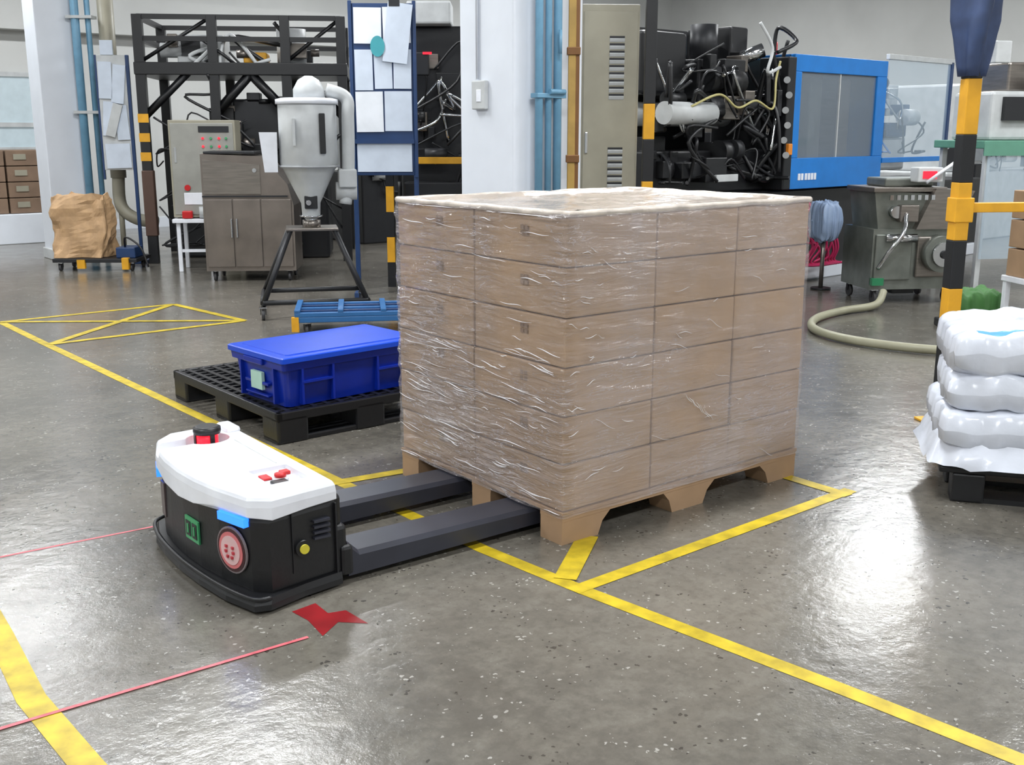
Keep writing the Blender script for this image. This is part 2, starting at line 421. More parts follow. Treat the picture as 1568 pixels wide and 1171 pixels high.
# ---------------------------------------------------------------- AGV pallet truck
RO=(-.519,3.214);RY=36.7
agv=empty('automated_guided_pallet_truck',RO,RY)
plan=[(-.035,0),(-.14,-.014),(-.275,-.034),(-.318,.01),(-.355,.165),(-.372,.29),(-.378,.41),(-.372,.54),(-.357,.66),(-.325,.76),(-.27,.815),(-.15,.825),(-.035,.82)]
def sc_(pl,k,z,ox=0.,cx=-.18,cy=.40): return [(cx+(x-cx)*k+ox,cy+(y-cy)*(1-(1-k)*.45),z) for x,y in pl]
b=MB()
b.ring([sc_(plan,.95,.03),sc_(plan,.99,.055),sc_(plan,1.,.12),sc_(plan,.985,.27),sc_(plan,.95,.29)],blackp)
bp_=[(-.03,-.015),(-.17,-.034),(-.295,-.066),(-.342,-.05),(-.378,.08),(-.398,.25),(-.405,.40),(-.40,.55),(-.385,.68),(-.35,.79),(-.28,.835),(-.03,.83)]
b.ring([[(x,y,.012) for x,y in bp_],[(x,y,.03) for x,y in bp_],[(x*.97,.40+(y-.40)*.985,.05) for x,y in bp_]],black)
b.tube(bez([(x*.992,.40+(y-.40)*.995,.052) for x,y in bp_[2:-1]],4),.007,black,8)
b.box((-.06,.0,.03),(.0,.79,.20),blackp,.015)
b.box((-.07,.01,.19),(-.012,.78,.30),black,.015)
b.box((-.03,-.010,.03),(.015,.16,.13),blackp,.012);b.box((-.03,.43,.03),(.015,.61,.13),blackp,.012)
for k in range(4): b.box((-.125,-.024,.235-.018*k),(-.07,.0,.243-.018*k),slate)
b.box((-.20,-.026,.09),(-.197,.0,.28),dark);b.box((-.045,-.010,.05),(-.04,.002,.28),dark)
b.cyl((-.165,.0,.165),(-.165,-.032,.165),.026,black,20);b.cyl((-.165,-.02,.165),(-.165,-.038,.165),.015,M('yellow_button',(205,195,60),.4),16)
b.obj('body',(0,0,0),0,agv)
def frame_on(p,q,t,z):
    p=Vector((p[0],p[1],0));q=Vector((q[0],q[1],0));d=(q-p).normalized();n=Vector((-d.y,d.x,0))
    c=p+(q-p)*t
    if (c-Vector((-.15,.4,0))).dot(n)<0: n=-n
    return Vector((c.x,c.y,z)),d,n
def disc(b,c,d,n,r,off,mat,seg=28):
    b.ring([[c+n*(o)+d*(r*math.cos(2*math.pi*a/seg))+Vector((0,0,1))*(r*math.sin(2*math.pi*a/seg)) for a in range(seg)] for o in (off-.006,off)],mat)
b=MB()
c,d,n=frame_on((-.318,.01),(-.355,.165),.54,.165)
disc(b,c,d,n,.074,.008,M('logo_ring',(120,110,112),.4));disc(b,c,d,n,.068,.010,M('logo_dark',(60,30,34),.4));disc(b,c,d,n,.058,.012,M('logo_red',(200,110,112),.4));disc(b,c,d,n,.046,.014,M('logo_pale',(212,176,176),.4))
lm=M('logo_mark',(186,60,70),.4)
for k,(zz,w) in enumerate(((.012,.026),(-.004,.03),(-.02,.018))):
    for s_ in (-1,1):
        cc=c+n*.0145+d*(s_*w*.6)+Vector((0,0,zz));b.box(cc-Vector((.005,.005,.004)),cc+Vector((.005,.005,.004)),lm)
c,d,n=frame_on((-.372,.29),(-.378,.41),.35,.165)
def plate(b,c,d,n,w,h,off,mat,t=.006,ow=0,oh=0):
    z=Vector((0,0,1));cc=c+d*ow+z*oh
    b.ring([[cc+n*o+d*sx*w/2+z*sz*h/2 for sx,sz in ((-1,-1),(1,-1),(1,1),(-1,1))] for o in (off-t,off)],mat)
plate(b,c,d,n,.10,.075,.006,greeng);plate(b,c,d,n,.034,.05,.008,black,.004,-.022,0);plate(b,c,d,n,.034,.05,.008,black,.004,.024,0)
plate(b,c,d,n,.01,.03,.010,greeng,.004,-.022,0);plate(b,c,d,n,.01,.03,.010,greeng,.004,.024,0)
c,d,n=frame_on((-.318,.01),(-.355,.165),.46,.268);plate(b,c,d,n,.13,.026,.016,blueg,.02)
c,d,n=frame_on((-.357,.66),(-.325,.76),.6,.262);plate(b,c,d,n,.09,.03,.016,blueg,.02)
c,d,n=frame_on((-.372,.54),(-.357,.66),.85,.18);plate(b,c,d,n,.05,.12,.004,M('dull_label',(96,84,84),.3,.4))
b.obj('badges_and_lights',(0,0,0),0,agv)
b=MB()
cp=[(-.038,-.010),(-.14,-.020),(-.265,-.036),(-.325,.01),(-.365,.165),(-.384,.29),(-.39,.41),(-.384,.55),(-.366,.68),(-.33,.78),(-.27,.835),(-.15,.842),(-.038,.836)]
lowz=[.292,.288,.278,.286,.292,.265,.258,.265,.285,.285,.268,.278,.285]
r0=[(x,y,z) for (x,y),z in zip(cp,lowz)]
b.ring([r0,sc_(cp,1.0,.318),sc_(cp,.985,.338),sc_(cp,.955,.349),sc_(cp,.90,.355)],white,smooth=False)
cap=b.obj('white_cap',(0,0,0),0,agv)
def cut(target,mk):
    cb=MB();mk(cb);co=cb.obj('tmp_cut')
    mod=target.modifiers.new('b','BOOLEAN');mod.object=co;mod.operation='DIFFERENCE';mod.solver='EXACT'
    co.parent=agv
    bpy.context.view_layer.update();dg=bpy.context.evaluated_depsgraph_get()
    me=bpy.data.meshes.new_from_object(target.evaluated_get(dg));target.modifiers.clear();target.data=me
    bpy.data.objects.remove(co)
def pocket(cb):
    cb.ring([[(-.18+(.075)*math.cos(2*math.pi*a/28),.68+.075*math.sin(2*math.pi*a/28),z) for a in range(28)] for z in (.312,.40)],white)
cut(cap,pocket)
def pocket2(cb): cb.box((-.45,.64,.328),(-.18,.72,.4),white)
cut(cap,pocket2)
def pocket3(cb): cb.box((-.22,.07,.336),(-.09,.24,.4),white)
cut(cap,pocket3)
mod=cap.modifiers.new('bev','BEVEL');mod.width=.007;mod.segments=3;mod.angle_limit=math.radians(28)
b=MB()
b.lathe([(.042,.313),(.042,.333)],black,(-.18,.68));b.lathe([(.037,.333),(.037,.374)],redg,(-.18,.68));b.lathe([(.046,.374),(.048,.382),(.047,.395),(.036,.400)],black,(-.18,.68))
for a in (0.6,2.7,4.8): b.box((-.18+.036*math.cos(a)-.008,.68+.036*math.sin(a)-.008,.332),(-.18+.036*math.cos(a)+.008,.68+.036*math.sin(a)+.008,.375),black)
b.lathe([(.026,.337),(.026,.345)],M('estop_base',(210,210,214),.4),(-.15,.15));b.lathe([(.017,.345),(.019,.349),(.019,.356),(.010,.359)],red,(-.15,.15),20)
b.box((-.13,.18,.336),(-.10,.21,.348),red,.003);b.box((-.195,.085,.336),(-.145,.13,.346),black,.003);b.box((-.2,.16,.336),(-.17,.21,.343),red,.003)
b.box((-.10,.70,.345),(-.045,.81,.372),white,.012);b.box((-.115,.26,.3545),(-.111,.6,.3565),offw)
b.obj('scanner_and_switches',(0,0,0),0,agv)
b=MB()
for y0,y1 in ((.0,.16),(.44,.60)):
    pl=[(0,.018),(1.28,.03),(1.40,.045),(1.42,.06),(1.34,.088),(.04,.100),(0,.14)]
    rows=[]
    for yy,ins in ((y0,.014),(y0+.014,0),(y1-.014,0),(y1,.014)):
        rows.append([(x,yy,z-(ins if z>.06 else -ins*.4)) for x,z in pl])
    b.ring(rows,slate)
b.obj('forks',(0,0,0),0,agv)

# ---------------------------------------------------------------- black plastic pallet + tote
b=MB();PX,PY,PH=1.0,1.2,.15
for i in range(3):
    for j in range(3):
        x=(0,.42,.84)[i];y=(0,.52,1.04)[j]
        b.box((x,y,.0),(x+.16,y+.16,PH-.02),blackp,.012)
for j in range(3): y=(0,.52,1.04)[j];b.box((0,y+.01,0),(PX,y+.15,.025),blackp,.006)
b.box((0,0,PH-.045),(PX,.03,PH),blackp,.005);b.box((0,PY-.03,PH-.045),(PX,PY,PH),blackp,.005)
b.box((0,0,PH-.045),(.03,PY,PH),blackp,.005);b.box((PX-.03,0,PH-.045),(PX,PY,PH),blackp,.005)
nx=14
for i in range(1,nx): x=PX*i/nx;b.box((x-.012,.02,PH-.03),(x+.012,PY-.02,PH),blackp)
for j in range(1,18): y=PY*j/18;b.box((.02,y-.010,PH-.032),(PX-.02,y+.010,PH-.003),blackp)
b.obj('black_plastic_pallet',(-1.07,4.76,0),YAW+1)
b=MB();TX,TY,TH=.80,.49,.235
def rr_(x0,y0,x1,y1,z): return [(x0,y0,z),(x1,y0,z),(x1,y1,z),(x0,y1,z)]
def rrect(x0,y0,x1,y1,r,z):
    o=[]
    for cx,cy,a0 in ((x1-r,y0+r,-90),(x1-r,y1-r,0),(x0+r,y1-r,90),(x0+r,y0+r,180)):
        for k in range(5):
            a=math.radians(a0+22.5*k);o.append((cx+r*math.cos(a),cy+r*math.sin(a),z))
    return o
b.ring([rrect(.03,.03,TX-.03,TY-.03,.03,0),rrect(.012,.012,TX-.012,TY-.012,.03,TH-.02)],toteb)
b.ring([rrect(0,0,TX,TY,.02,TH-.055),rrect(-.004,-.004,TX+.004,TY+.004,.02,TH-.02)],toteb)
b.ring([rrect(-.014,-.014,TX+.014,TY+.014,.02,TH-.018),rrect(-.014,-.014,TX+.014,TY+.014,.02,TH+.004),rrect(-.008,-.008,TX+.008,TY+.008,.02,TH+.008)],lidb)
b.ring([rrect(.035,.035,TX-.035,TY-.035,.02,TH+.0075),rrect(.038,.038,TX-.038,TY-.038,.02,TH+.013)],lidb)
for x in (.10,.27,.53,.70): b.box((x-.006,.0,.01),(x+.006,.03,TH-.05),toteb)
for y in (.10,.40): b.box((.0,y-.006,.01),(.03,y+.006,TH-.05),toteb)
b.box((.0,.15,.085),(.022,.36,.10),toteb,.004);b.box((.0,.15,.03),(.022,.36,.04),toteb,.004)
b.box((.10,-.002,.11),(.27,.02,.12),toteb);b.box((.53,-.002,.11),(.70,.02,.12),toteb)
b.box((-.002,.20,.06),(.014,.30,.145),M('label_green_white',(176,212,198),.5))
b.box((-.018,.17,TH-.05),(.01,.34,TH-.02),toteb,.006)
b.obj('blue_storage_tote',(-1.045,4.83,PH+.001),43)

# ---------------------------------------------------------------- barrier post (right) and sack stack
b=MB();w=.035
segs=[(0,.17,1),(.17,.45,0),(.45,.67,1),(.67,.9,0),(.9,1.17,1),(1.17,1.39,0),(1.39,1.64,1),(1.64,1.9,0),(1.9,2.14,1),(2.14,2.6,0)]
for a,c,y in segs: b.box((-w,-w,a),(w,w,c),yellow if y else black,.004)
b.box((-.09,-.09,0),(.09,.09,.012),yellow,.003)
for s_ in (-1,1): b.prism([(s_*.035,.012),(s_*.085,.012),(s_*.035,.09)],'y',-.005,.005,yellow)
b.box((.035,-.025,1.03),(2.2,.025,1.075),yellow,.004);b.box((2.2,-w,0),(2.27,w,2.6),yellow,.004)
b.box((-.045,-.042,.985),(.05,.042,1.10),yellow,.005)
post=b.obj('striped_barrier_post',(2.12,5.17,0),8)
b=MB();rows=[]
for i in range(25):
    z=2.62-(i/24)*.97;row=[]
    for k in range(32):
        a=2*math.pi*k/32;r=.085+.018*math.sin(4*a+i*.12)+.03*noise.noise(Vector((math.cos(a)*2.2,math.sin(a)*2.2,z*3)))
        if i>18: r*=1-.07*(i-18)
        row.append((r*math.cos(a)*1.1,r*math.sin(a),z))
    rows.append(row)
b.ring(rows,skyb,smooth=True);b.obj('blue_cloth_cover',(0,0,0),0,post)

def sack(b,cx,cy,cz,lx,ly,lz,seed,mat,yaw=0,puff=.3,tilt=0.,stripe=None):
    nx_,ny_=36,26
    for side in (1,-1):
        g=[]
        for i in range(nx_+1):
            r=[]
            for j in range(ny_+1):
                u=-1+2*i/nx_;v=-1+2*j/ny_
                u=math.copysign(1-(1-abs(u))**1.5,u);v=math.copysign(1-(1-abs(v))**1.5,v)
                pu=max(1-abs(u)**8,0);pv=max(1-abs(v)**8,0)
                hgt=(pu**puff)*(pv**puff)
                nz=noise.noise(Vector((u*2.3+seed,v*2.3,side*2)))*.14+noise.noise(Vector((u*7+seed,v*7,side)))*.10
                z=side*lz*.5*hgt*(1+nz)
                x=u*lx/2*(1-.02*abs(v)**3)+.02*noise.noise(Vector((u*3,v*6,seed+2)));y=v*ly/2*(1-.02*abs(u)**3)+.02*noise.noise(Vector((u*6,v*3,seed+5)))
                zz=z+.025*noise.noise(Vector((u*4,v*4,seed)))+tilt*x
                c,s=math.cos(yaw),math.sin(yaw)
                r.append(b.bm.verts.new((cx+x*c-y*s,cy+x*s+y*c,cz+zz)))
            g.append(r)
        for i in range(nx_):
            for j in range(ny_):
                f=b.bm.faces.new((g[i][j],g[i+1][j],g[i+1][j+1],g[i][j+1]));f.smooth=True
                st=stripe and side==1 and stripe[0]<=j<=stripe[1] and 6<=i<=nx_-4
                f.material_index=b.mi(sackb if st else mat)
b=MB()
sack(b,.47,.30,.605,.88,.58,.18,1.1,sackm,.03,.20,.07,(3,4))
sack(b,.48,.30,.435,.90,.60,.155,4.2,sackm,-.02,.16,.01)
sack(b,.46,.30,.285,.90,.62,.155,7.7,sackm,.02,.16)
rows=[]
for i in range(7):
    t=i/6;row=[]
    for k in range(80):
        a=2*math.pi*k/80;cx=math.copysign(abs(math.cos(a))**.35,math.cos(a));cy=math.copysign(abs(math.sin(a))**.35,math.sin(a))
        fl=.0+.05*t+.04*t*noise.noise(Vector((cx*6,cy*6,t)))
        row.append((.46+cx*(.44+fl),.30+cy*(.30+fl),.25-.10*t+.03*t*noise.noise(Vector((cx*7,cy*7,3)))))
    rows.append(row)
b.ring(rows,sackm,True,False,True)
b.box((.03,0,.115),(1.0,.6,.14),blackp,.006)
for x in (.08,.46,.86):
    for y in (.0,.24,.48): b.box((x,y,0),(x+.12,y+.12,.115),blackp,.008)
for y in (.0,.24,.48): b.box((.08,y+.01,0),(.98,y+.11,.02),blackp)
b.obj('white_sack_stack',(1.63,4.02,0),-17)

b=MB()
b.tube(bez([(3.02,8.72,.14),(2.92,8.6,.05),(2.6,8.4,.035),(2.3,8.05,.035),(2.16,7.65,.035),(2.22,7.3,.035),(2.45,7.0,.035),(2.8,6.8,.035),(3.3,6.75,.035),(4.0,7.0,.035)],8),.030,hosem,12)
b.obj('floor_hose')

# ---------------------------------------------------------------- columns
b=MB();b.box((0,0,0),(.6,.6,HC),wpaint,.015)
b.cyl((-.012,.38,1.75),(-.012,.38,HC),.01,wpaint,8)
b.box((-.035,.27,1.55),(0,.42,1.74),offw,.008);b.box((-.04,.31,1.6),(-.03,.36,1.68),white,.003)
b.obj('white_column',(.01,7.3,0),YAW)
b=MB()
for x,r in ((.14,.026),(.22,.022),(.30,.028)):
    b.cyl((x,-.06,0),(x,-.06,HC),r,pipeb,14)
for z in (.8,1.62,2.4,3.4): b.box((.10,-.095,z),(.35,-.02,z+.03),pipeb,.004)
b.cyl((.33,-.1,1.66),(.20,-.1,1.66),.018,pipeb,10);b.cyl((.27,-.12,1.9),(.27,-.12,2.05),.012,pipeb,10)
b.obj('blue_pipe_riser',(.03,7.3,0),YAW)
b=MB();b.box((-.03,-.025,0),(.02,.025,3.2),ochre,.004);b.box((.02,-.02,0),(.045,.02,3.2),copper);b.box((-.05,-.05,0),(.06,.05,.012),yellow)
for z in (.5,1.2,1.9): b.box((-.04,-.035,z),(.05,.035,z+.05),copper,.004)
b.obj('ochre_steel_upright',(.405,7.5,0),0)
b=MB();b.box((0,0,0),(.42,.42,HC),wpaint,.01);b.box((-.02,-.02,0),(.44,.44,.12),offw,.01);b.obj('white_column',(-5.1,12.1,0),YAW)
b=MB()
b.cyl((0,0,0),(0,0,HC),.045,pipeb,12);b.cyl((.12,.05,0),(.12,.05,HC),.03,pipeb,12);b.cyl((.30,.1,.9),(.30,.1,3.2),.085,cream,16)
b.tube(bez([(.30,.1,.95),(.30,.1,.6),(.45,.1,.45),(.7,.1,.4)],6),.07,cream,12);b.cyl((.3,.1,0),(.3,.1,.9),.03,cream)
for z in (.6,1.6,2.6): b.box((-.08,-.06,z),(.2,.1,z+.03),offw)
b.obj('pipe_cluster',(-4.74,12.3,0),0)

# ---------------------------------------------------------------- electrical cabinet
b=MB()
b.box((0,0,.1),(.42,.45,2.29),cream,.008);b.box((.02,.02,0),(.40,.43,.1),dark);b.box((.015,-.014,.15),(.405,0,2.24),cream,.005)
for z0_,n_ in ((1.63,9),(.95,7),(.3,5)):
    for k in range(n_):
        b.box((.2,-.024,z0_+k*.05),(.31,-.012,z0_+k*.05+.026),offw,.003,(.5,'X'));b.box((.2,-.015,z0_+k*.05+.026),(.31,-.0135,z0_+k*.05+.042),dark)
b.box((.03,-.03,1.25),(.05,-.012,1.4),chrome,.004)
b.obj('electrical_cabinet',(.50,8.1,0),4)
b=MB()
for a,c,m in ((0,.25,black),(.25,.55,yellow),(.55,.95,black),(.95,1.05,yellow),(1.05,1.35,black),(1.35,1.6,yellow),(1.6,3.0,black)): b.box((-.04,-.03,a),(.04,.03,c),m,.004)
b.box((-.07,-.06,0),(.07,.06,.012),black)
b.obj('striped_guard_post',(.99,8.05,0),0)

# ---------------------------------------------------------------- notice boards
def noticeboard(name,loc,yaw,w,zb,zt,fr,seed,teals=False):
    r=random.Random(seed);b=MB()
    b.box((0,0,zb),(w,.03,zt),fr,.006)
    b.box((-.03,-.012,zb-.02),(.0,.04,zt+.02),fr,.004);b.box((w,-.012,zb-.02),(w+.03,.04,zt+.02),fr,.004)
    b.box((-.03,-.0,0),(.01,.04,zb),fr,.004);b.box((w-.01,-.0,0),(w+.03,.04,zb),fr,.004)
    b.box((-.04,-.12,0),(.015,.2,.05),fr,.006);b.box((w-.015,-.12,0),(w+.04,.2,.05),fr,.006)
    H=zt-zb
    rows=[(zb+.02,zb+.2*H,[.94]),(zb+.25*H,zb+.50*H,[.47,.47]),(zb+.50*H,zb+.74*H,[.31,.31,.31]),(zb+.76*H,zb+.98*H,[.47,.47])]
    for a,c,ws in rows:
        x=.02*w
        for q in ws:
            b.box((x+.005,-.008-r.uniform(0,.006),a+r.uniform(0,.02)),(x+q*w-.002,-.002,c-r.uniform(0,.008)),r.choice([paper,paperw,paper]),0,(r.uniform(-.02,.02),'Y'));x+=q*w+.006
    b.box((.0,-.03,zb+.19*H),(w,.0,zb+.215*H),fr)
    b.box((.55*w,-.03,zb+.66*H),(.96*w,-.022,zb+1.0*H),paper,0,(.12,'Y'));b.box((.62*w,-.034,zb+.98*H),(.8*w,-.02,zb+1.03*H),dark,.004)
    b.ring([[(.42*w+.12*w*math.cos(2*math.pi*a/20),o,zb+.74*H+.06*H*math.sin(2*math.pi*a/20)+.02) for a in range(20)] for o in (-.036,-.031)],teal)
    return b.obj(name,loc,yaw)
noticeboard('notice_board',(-1.33,9.4,0),3,.50,1.04,2.44,bluedk,3,True)
b=MB()
b.box((.30,0,0),(.335,.035,2.2),bluedk,.004);b.box((0,0,1.0),(.3,.02,2.2),offw,.004);b.box((-.02,0,0.9),(.0,.03,2.2),bluedk)
b.box((.2,-.2,0),(.42,.2,.04),bluedk,.004)
for x,z,w_,h_ in ((.0,1.75,.15,.38),(.14,1.7,.14,.4),(.02,1.36,.13,.36),(.15,1.32,.14,.36),(.02,1.02,.27,.26)): b.box((x+.01,-.02,z),(x+w_,-.01,z+h_),paper,0,(R.uniform(-.12,.12),'Y'))
b.box((.1,-.05,1.35),(.2,-.03,1.7),offw,.003,(.3,'Y'));b.box((.05,-.01,2.2),(.18,.02,2.35),paper)
b.obj('document_stand',(-4.42,11.95,0),5)

# ---------------------------------------------------------------- hopper dryer
b=MB()
b.lathe([(.03,.72),(.07,.76),(.075,.86),(.20,1.12),(.222,1.14),(.222,1.62),(.21,1.64)],offw,(0,0),36)
b.lathe([(.235,1.135),(.235,1.15)],M('grey_band',(150,152,155),.4),(0,0),36);b.lathe([(.238,1.61),(.238,1.645),(.20,1.655)],white,(0,0),36)
b.lathe([(.12,1.65),(.12,1.72),(.08,1.79),(.03,1.82)],offw,(.02,0),24)
b.box((.08,-.226,1.24),(.125,-.205,1.54),black,.006);b.box((-.12,-.232,1.3),(-.10,-.2,1.5),offw)
b.lathe([(.025,.70),(.05,.74)],chrome);b.box((-.05,-.10,.82),(.05,-.06,.92),dark,.006);b.cyl((-.02,-.1,.87),(-.02,-.16,.87),.02,chrome,12)
b.lathe([(.09,.755),(.09,.765)],chrome)
b.box((-.20,-.17,.655),(.2,.17,.675),steel,.004);b.cyl((0,0,.67),(0,0,.73),.07,steel,20)
for x,y in ((-.2,-.17),(.2,-.17),(.2,.17),(-.2,.17)):
    b.tube([(x*.85,y*.85,.66),(x*2.0,y*2.0,.11)],.022,dark,8);b.caster(x*2.0,y*2.0,.042)
for p,q_ in (((-.4,-.34),(.4,-.34)),((.4,-.34),(.4,.34)),((.4,.34),(-.4,.34)),((-.4,.34),(-.4,-.34))): b.tube([(p[0],p[1],.13),(q_[0],q_[1],.13)],.020,dark,8)
b.tube(bez([(.27,.0,.85),(.30,.0,1.1),(.31,.0,1.5),(.30,.02,1.66),(.15,.02,1.72)],6),.05,offw,14)
b.cyl((.2,0,.95),(.36,0,.95),.07,offw,18);b.box((.22,-.1,.98),(.36,.08,1.12),offw,.01)
b.ring([rr_(-.34,-.08,-.24,.06,1.1),rr_(-.37,-.09,-.235,.07,1.4)],white)
b.obj('hopper_dryer',(-1.58,8.58,0),12)

# ---------------------------------------------------------------- steel cabinet on casters
b=MB()
b.prism([(0,.1),(.85,.1),(.85,.72),(.80,.92),(.58,1.18),(.0,1.2)],'y',0,.55,brownsteel)
for x0,x1 in ((.02,.275),(.285,.54),(.55,.83)): b.box((x0,-.015,.14),(x1,0,.78),brownsteel,.005)
for x in (.255,.305,): b.box((x,-.035,.42),(x+.014,-.012,.60),chrome,.004)
b.box((.0,-.012,.8),(.8,.0,.815),dark);b.cyl((.5,-.02,1.05),(.5,-.0,1.05),.02,chrome)
b.prism([(.02,.83),(.55,.83),(.55,1.1),(.02,1.15)],'y',-.01,.0,steel)
b.box((.02,.05,1.2),(.5,.5,1.225),dark,.005)
for x,y in ((.07,.06),(.78,.06),(.07,.48),(.78,.48)): b.caster(x,y,.043)
b.obj('steel_material_cabinet',(-2.93,10.35,0),4)

# ---------------------------------------------------------------- control cabinet on white stand
b=MB()
b.box((0,0,.55),(.66,.4,1.52),cream,.008);b.box((.02,-.012,.58),(.64,0,1.49),M('panel_grey',(144,144,138),.4),.005)
for k,(x,m) in enumerate(((.34,redg),(.42,greeng),(.5,redg),(.57,greeng))):
    for z in (1.34,1.26): b.cyl((x,-.012,z),(x,-.028,z),.012,m,12)
b.box((.3,-.02,1.4),(.6,-.012,1.46),dark);b.cyl((.16,-.012,.85),(.16,-.03,.85),.03,red,14);b.box((.12,-.02,.68),(.32,-.012,.8),white,.004)
b.box((.05,-.02,1.1),(.07,-.012,1.25),chrome)
for x in (.03,.35):
    for y in (-.06,.3): b.box((x,y,0),(x+.04,y+.04,.5),white,.004)
b.box((0,-.1,.5),(.42,.36,.54),white,.005);b.box((.05,-.05,.2),(.38,-.03,.23),white)
b.box((.45,0.02,0),(.64,.38,.55),cream,.008)
b.box((.10,-.09,.545),(.2,-.02,.62),red,.01);b.cyl((.3,-.05,.55),(.3,-.05,.66),.035,offw)
b.obj('control_cabinet',(-3.46,11.15,0),6)

# ---------------------------------------------------------------- black steel platform frame
b=MB();W,D_=2.1,1.3
def bar(p,q,r=.04,m=black): b.tube([p,q],r,m,4,True)
for x in (0,W*.36,W*.72,W):
    for y in (0,D_):
        b.box((x-.05,y-.05,0),(x+.05,y+.05,2.6 if x in(0,W) or y==0 else 2.1),black,.003)
b.box((-.06,-.06,1.99),(W+.06,D_+.06,2.12),black,.01)
for z in (2.36,2.58):
    for y in (0,D_): b.box((0,y-.025,z-.025),(W,y+.025,z+.025),black)
    for x in (0,W): b.box((x-.025,0,z-.025),(x+.025,D_,z+.025),black)
bar((0,0,1.55),(.5,0,2.03));bar((W*.36,0,1.6),(W*.36+.4,0,2.03),.05);bar((W*.72,0,1.6),(W*.72-.4,0,2.03),.05);bar((W,0,1.55),(W-.4,0,2.03))
bar((0,0,2.12),(.75,0,2.58),.02);bar((1.5,0,2.12),(W,0,2.58),.02)
b.box((.35,.2,2.12),(.85,.7,2.42),offw,.02);b.box((.4,.18,2.2),(.6,.2,2.36),dark);b.box((1.05,.15,2.12),(1.3,.5,2.24),yellow,.02);b.cyl((1.55,.4,2.12),(1.55,.4,2.5),.16,offw,20)
b.box((.75,.3,.0),(1.9,1.0,1.65),black,.04);b.box((.9,.15,1.2),(1.6,.4,1.75),dark,.03);b.box((.15,.5,.0),(.75,1.1,1.5),dark,.03)
blocks(b,26,.6,2.0,.05,.25,.9,1.95,[black,dark,black,steel,black],(.06,.28),seed=41)
blocks(b,8,.1,2.0,.1,.5,2.12,2.45,[offw,dark,steel],(.08,.25),seed=42)
cables(b,20,.1,2.05,-.08,.05,.2,2.0,[black,black,dark],(.008,.018),seed=43)
cables(b,6,.5,2.05,-.05,.2,2.05,2.55,[black,offw,black],(.01,.025),seed=44)
for z in (1.1,1.3,1.5): b.box((-.055,-.057,z),(.055,-.045,z+.09),yellow)
b.box((-.06,-.06,.3),(.06,.06,1.0),M('brown_wrap',(80,58,48),.6),.01)
b.obj('black_platform_frame',(-3.92,11.85,0),7)

# ---------------------------------------------------------------- kraft bag on little dolly
b=MB()
b.box((-.32,-.22,.09),(.55,.25,.13),dark,.006);b.box((-.06,-.24,.03),(.02,-.2,.12),yellow);b.box((.4,-.24,.02),(.47,-.18,.14),yellow,.004)
for x,y in ((-.26,-.16),(.48,-.16),(-.26,.19),(.48,.19)): b.caster(x,y,.036)
b.box((.32,-.16,.13),(.52,.1,.24),bluedk,.01)
b.tube(bez([(.4,-.1,.24),(.45,-.2,.35),(.6,-.22,.25),(.68,-.25,.05)],5),.01,black,6)
dol=b.obj('kraft_bag_on_dolly',(-4.42,11.35,0),0)
b=MB();rows=[]
for i in range(16):
    t=i/15;z=.135+t*.63;row=[]
    for k in range(48):
        a=2*math.pi*k/48;cx=math.copysign(abs(math.cos(a))**.45,math.cos(a));cy=math.copysign(abs(math.sin(a))**.45,math.sin(a))
        s_=1+.08*math.sin(t*3.1)-.05*t
        n_=noise.noise(Vector((cx*1.5,cy*1.5,z*4)))*.06+noise.noise(Vector((cx*4,cy*4,z*10)))*.035
        row.append((cx*(.28*s_+n_),cy*(.17*s_*(1-.3*t)+n_),z+(noise.noise(Vector((cx*3,cy*3,9)))*.07 if i==15 else 0)))
    rows.append(row)
b.ring(rows,kraft)
b.obj('kraft_bag',(-.05,0,0),0,dol)
b=MB()
b.box((-.1,-.05,0),(1.9,.95,.38),wpaint,.01)
for k in range(4):
    for i in range(3):
        b.box((i*.6+.01,.02,.385+k*.2),(i*.6+.585,.85,.385+k*.2+.19),brown,.006)
        b.box((i*.6+.1,.012,.46+k*.2),(i*.6+.25,.021,.53+k*.2),cream)
b.obj('carton_stack_on_plinth',(-7.35,13.2,0),YAW)

b=MB()
cb=M('cart_blue',(40,96,150),.45)
b.box((0,0,.10),(.95,.5,.14),cb,.006)
for y in (0,.115,.23,.345,.46): b.box((0,y,.14),(.95,y+.04,.17),cb if y in(.0,.23,.46) else bluedk,.004)
for x in (.0,.3,.6,.91): b.box((x,0,.17),(x+.04,.5,.19),cb,.004)
b.box((-.02,-.02,.04),(.03,.03,.14),yellow);b.box((.9,-.02,.04),(.96,.03,.14),yellow)
for x,y in ((.08,.06),(.87,.06),(.08,.44),(.87,.44)): b.caster(x,y,.04)
b.obj('blue_platform_cart',(-1.52,7.45,0),8)

# ---------------------------------------------------------------- dark press between board and column
b=MB()
b.box((0,.3,0),(1.1,1.2,2.35),black,.02);b.box((.05,.05,.1),(1.05,.3,.95),dark,.015)
blocks(b,22,.0,1.1,.0,.3,1.0,2.3,[black,dark,black,steel],seed=4);cables(b,12,0,1.1,-.05,.2,.4,2.2,[black,black,dark,chrome],seed=5)
b.box((-.1,-.12,1.12),(1.1,-.06,1.18),yellow,.005)
for x in (-.1,.6):
    for k in range(5): b.box((x,-.12,k*.23),(x+.07,-.06,k*.23+.23),yellow if k%2 else black)
b.box((.1,.1,2.35),(.5,.5,2.55),offw,.02);b.box((.1,.0,1.9),(.3,.1,2.1),dark,.01);b.box((.25,-.01,2.08),(.33,.0,2.1),redg)
b.obj('black_moulding_press',(-1.05,10.1,0),0)

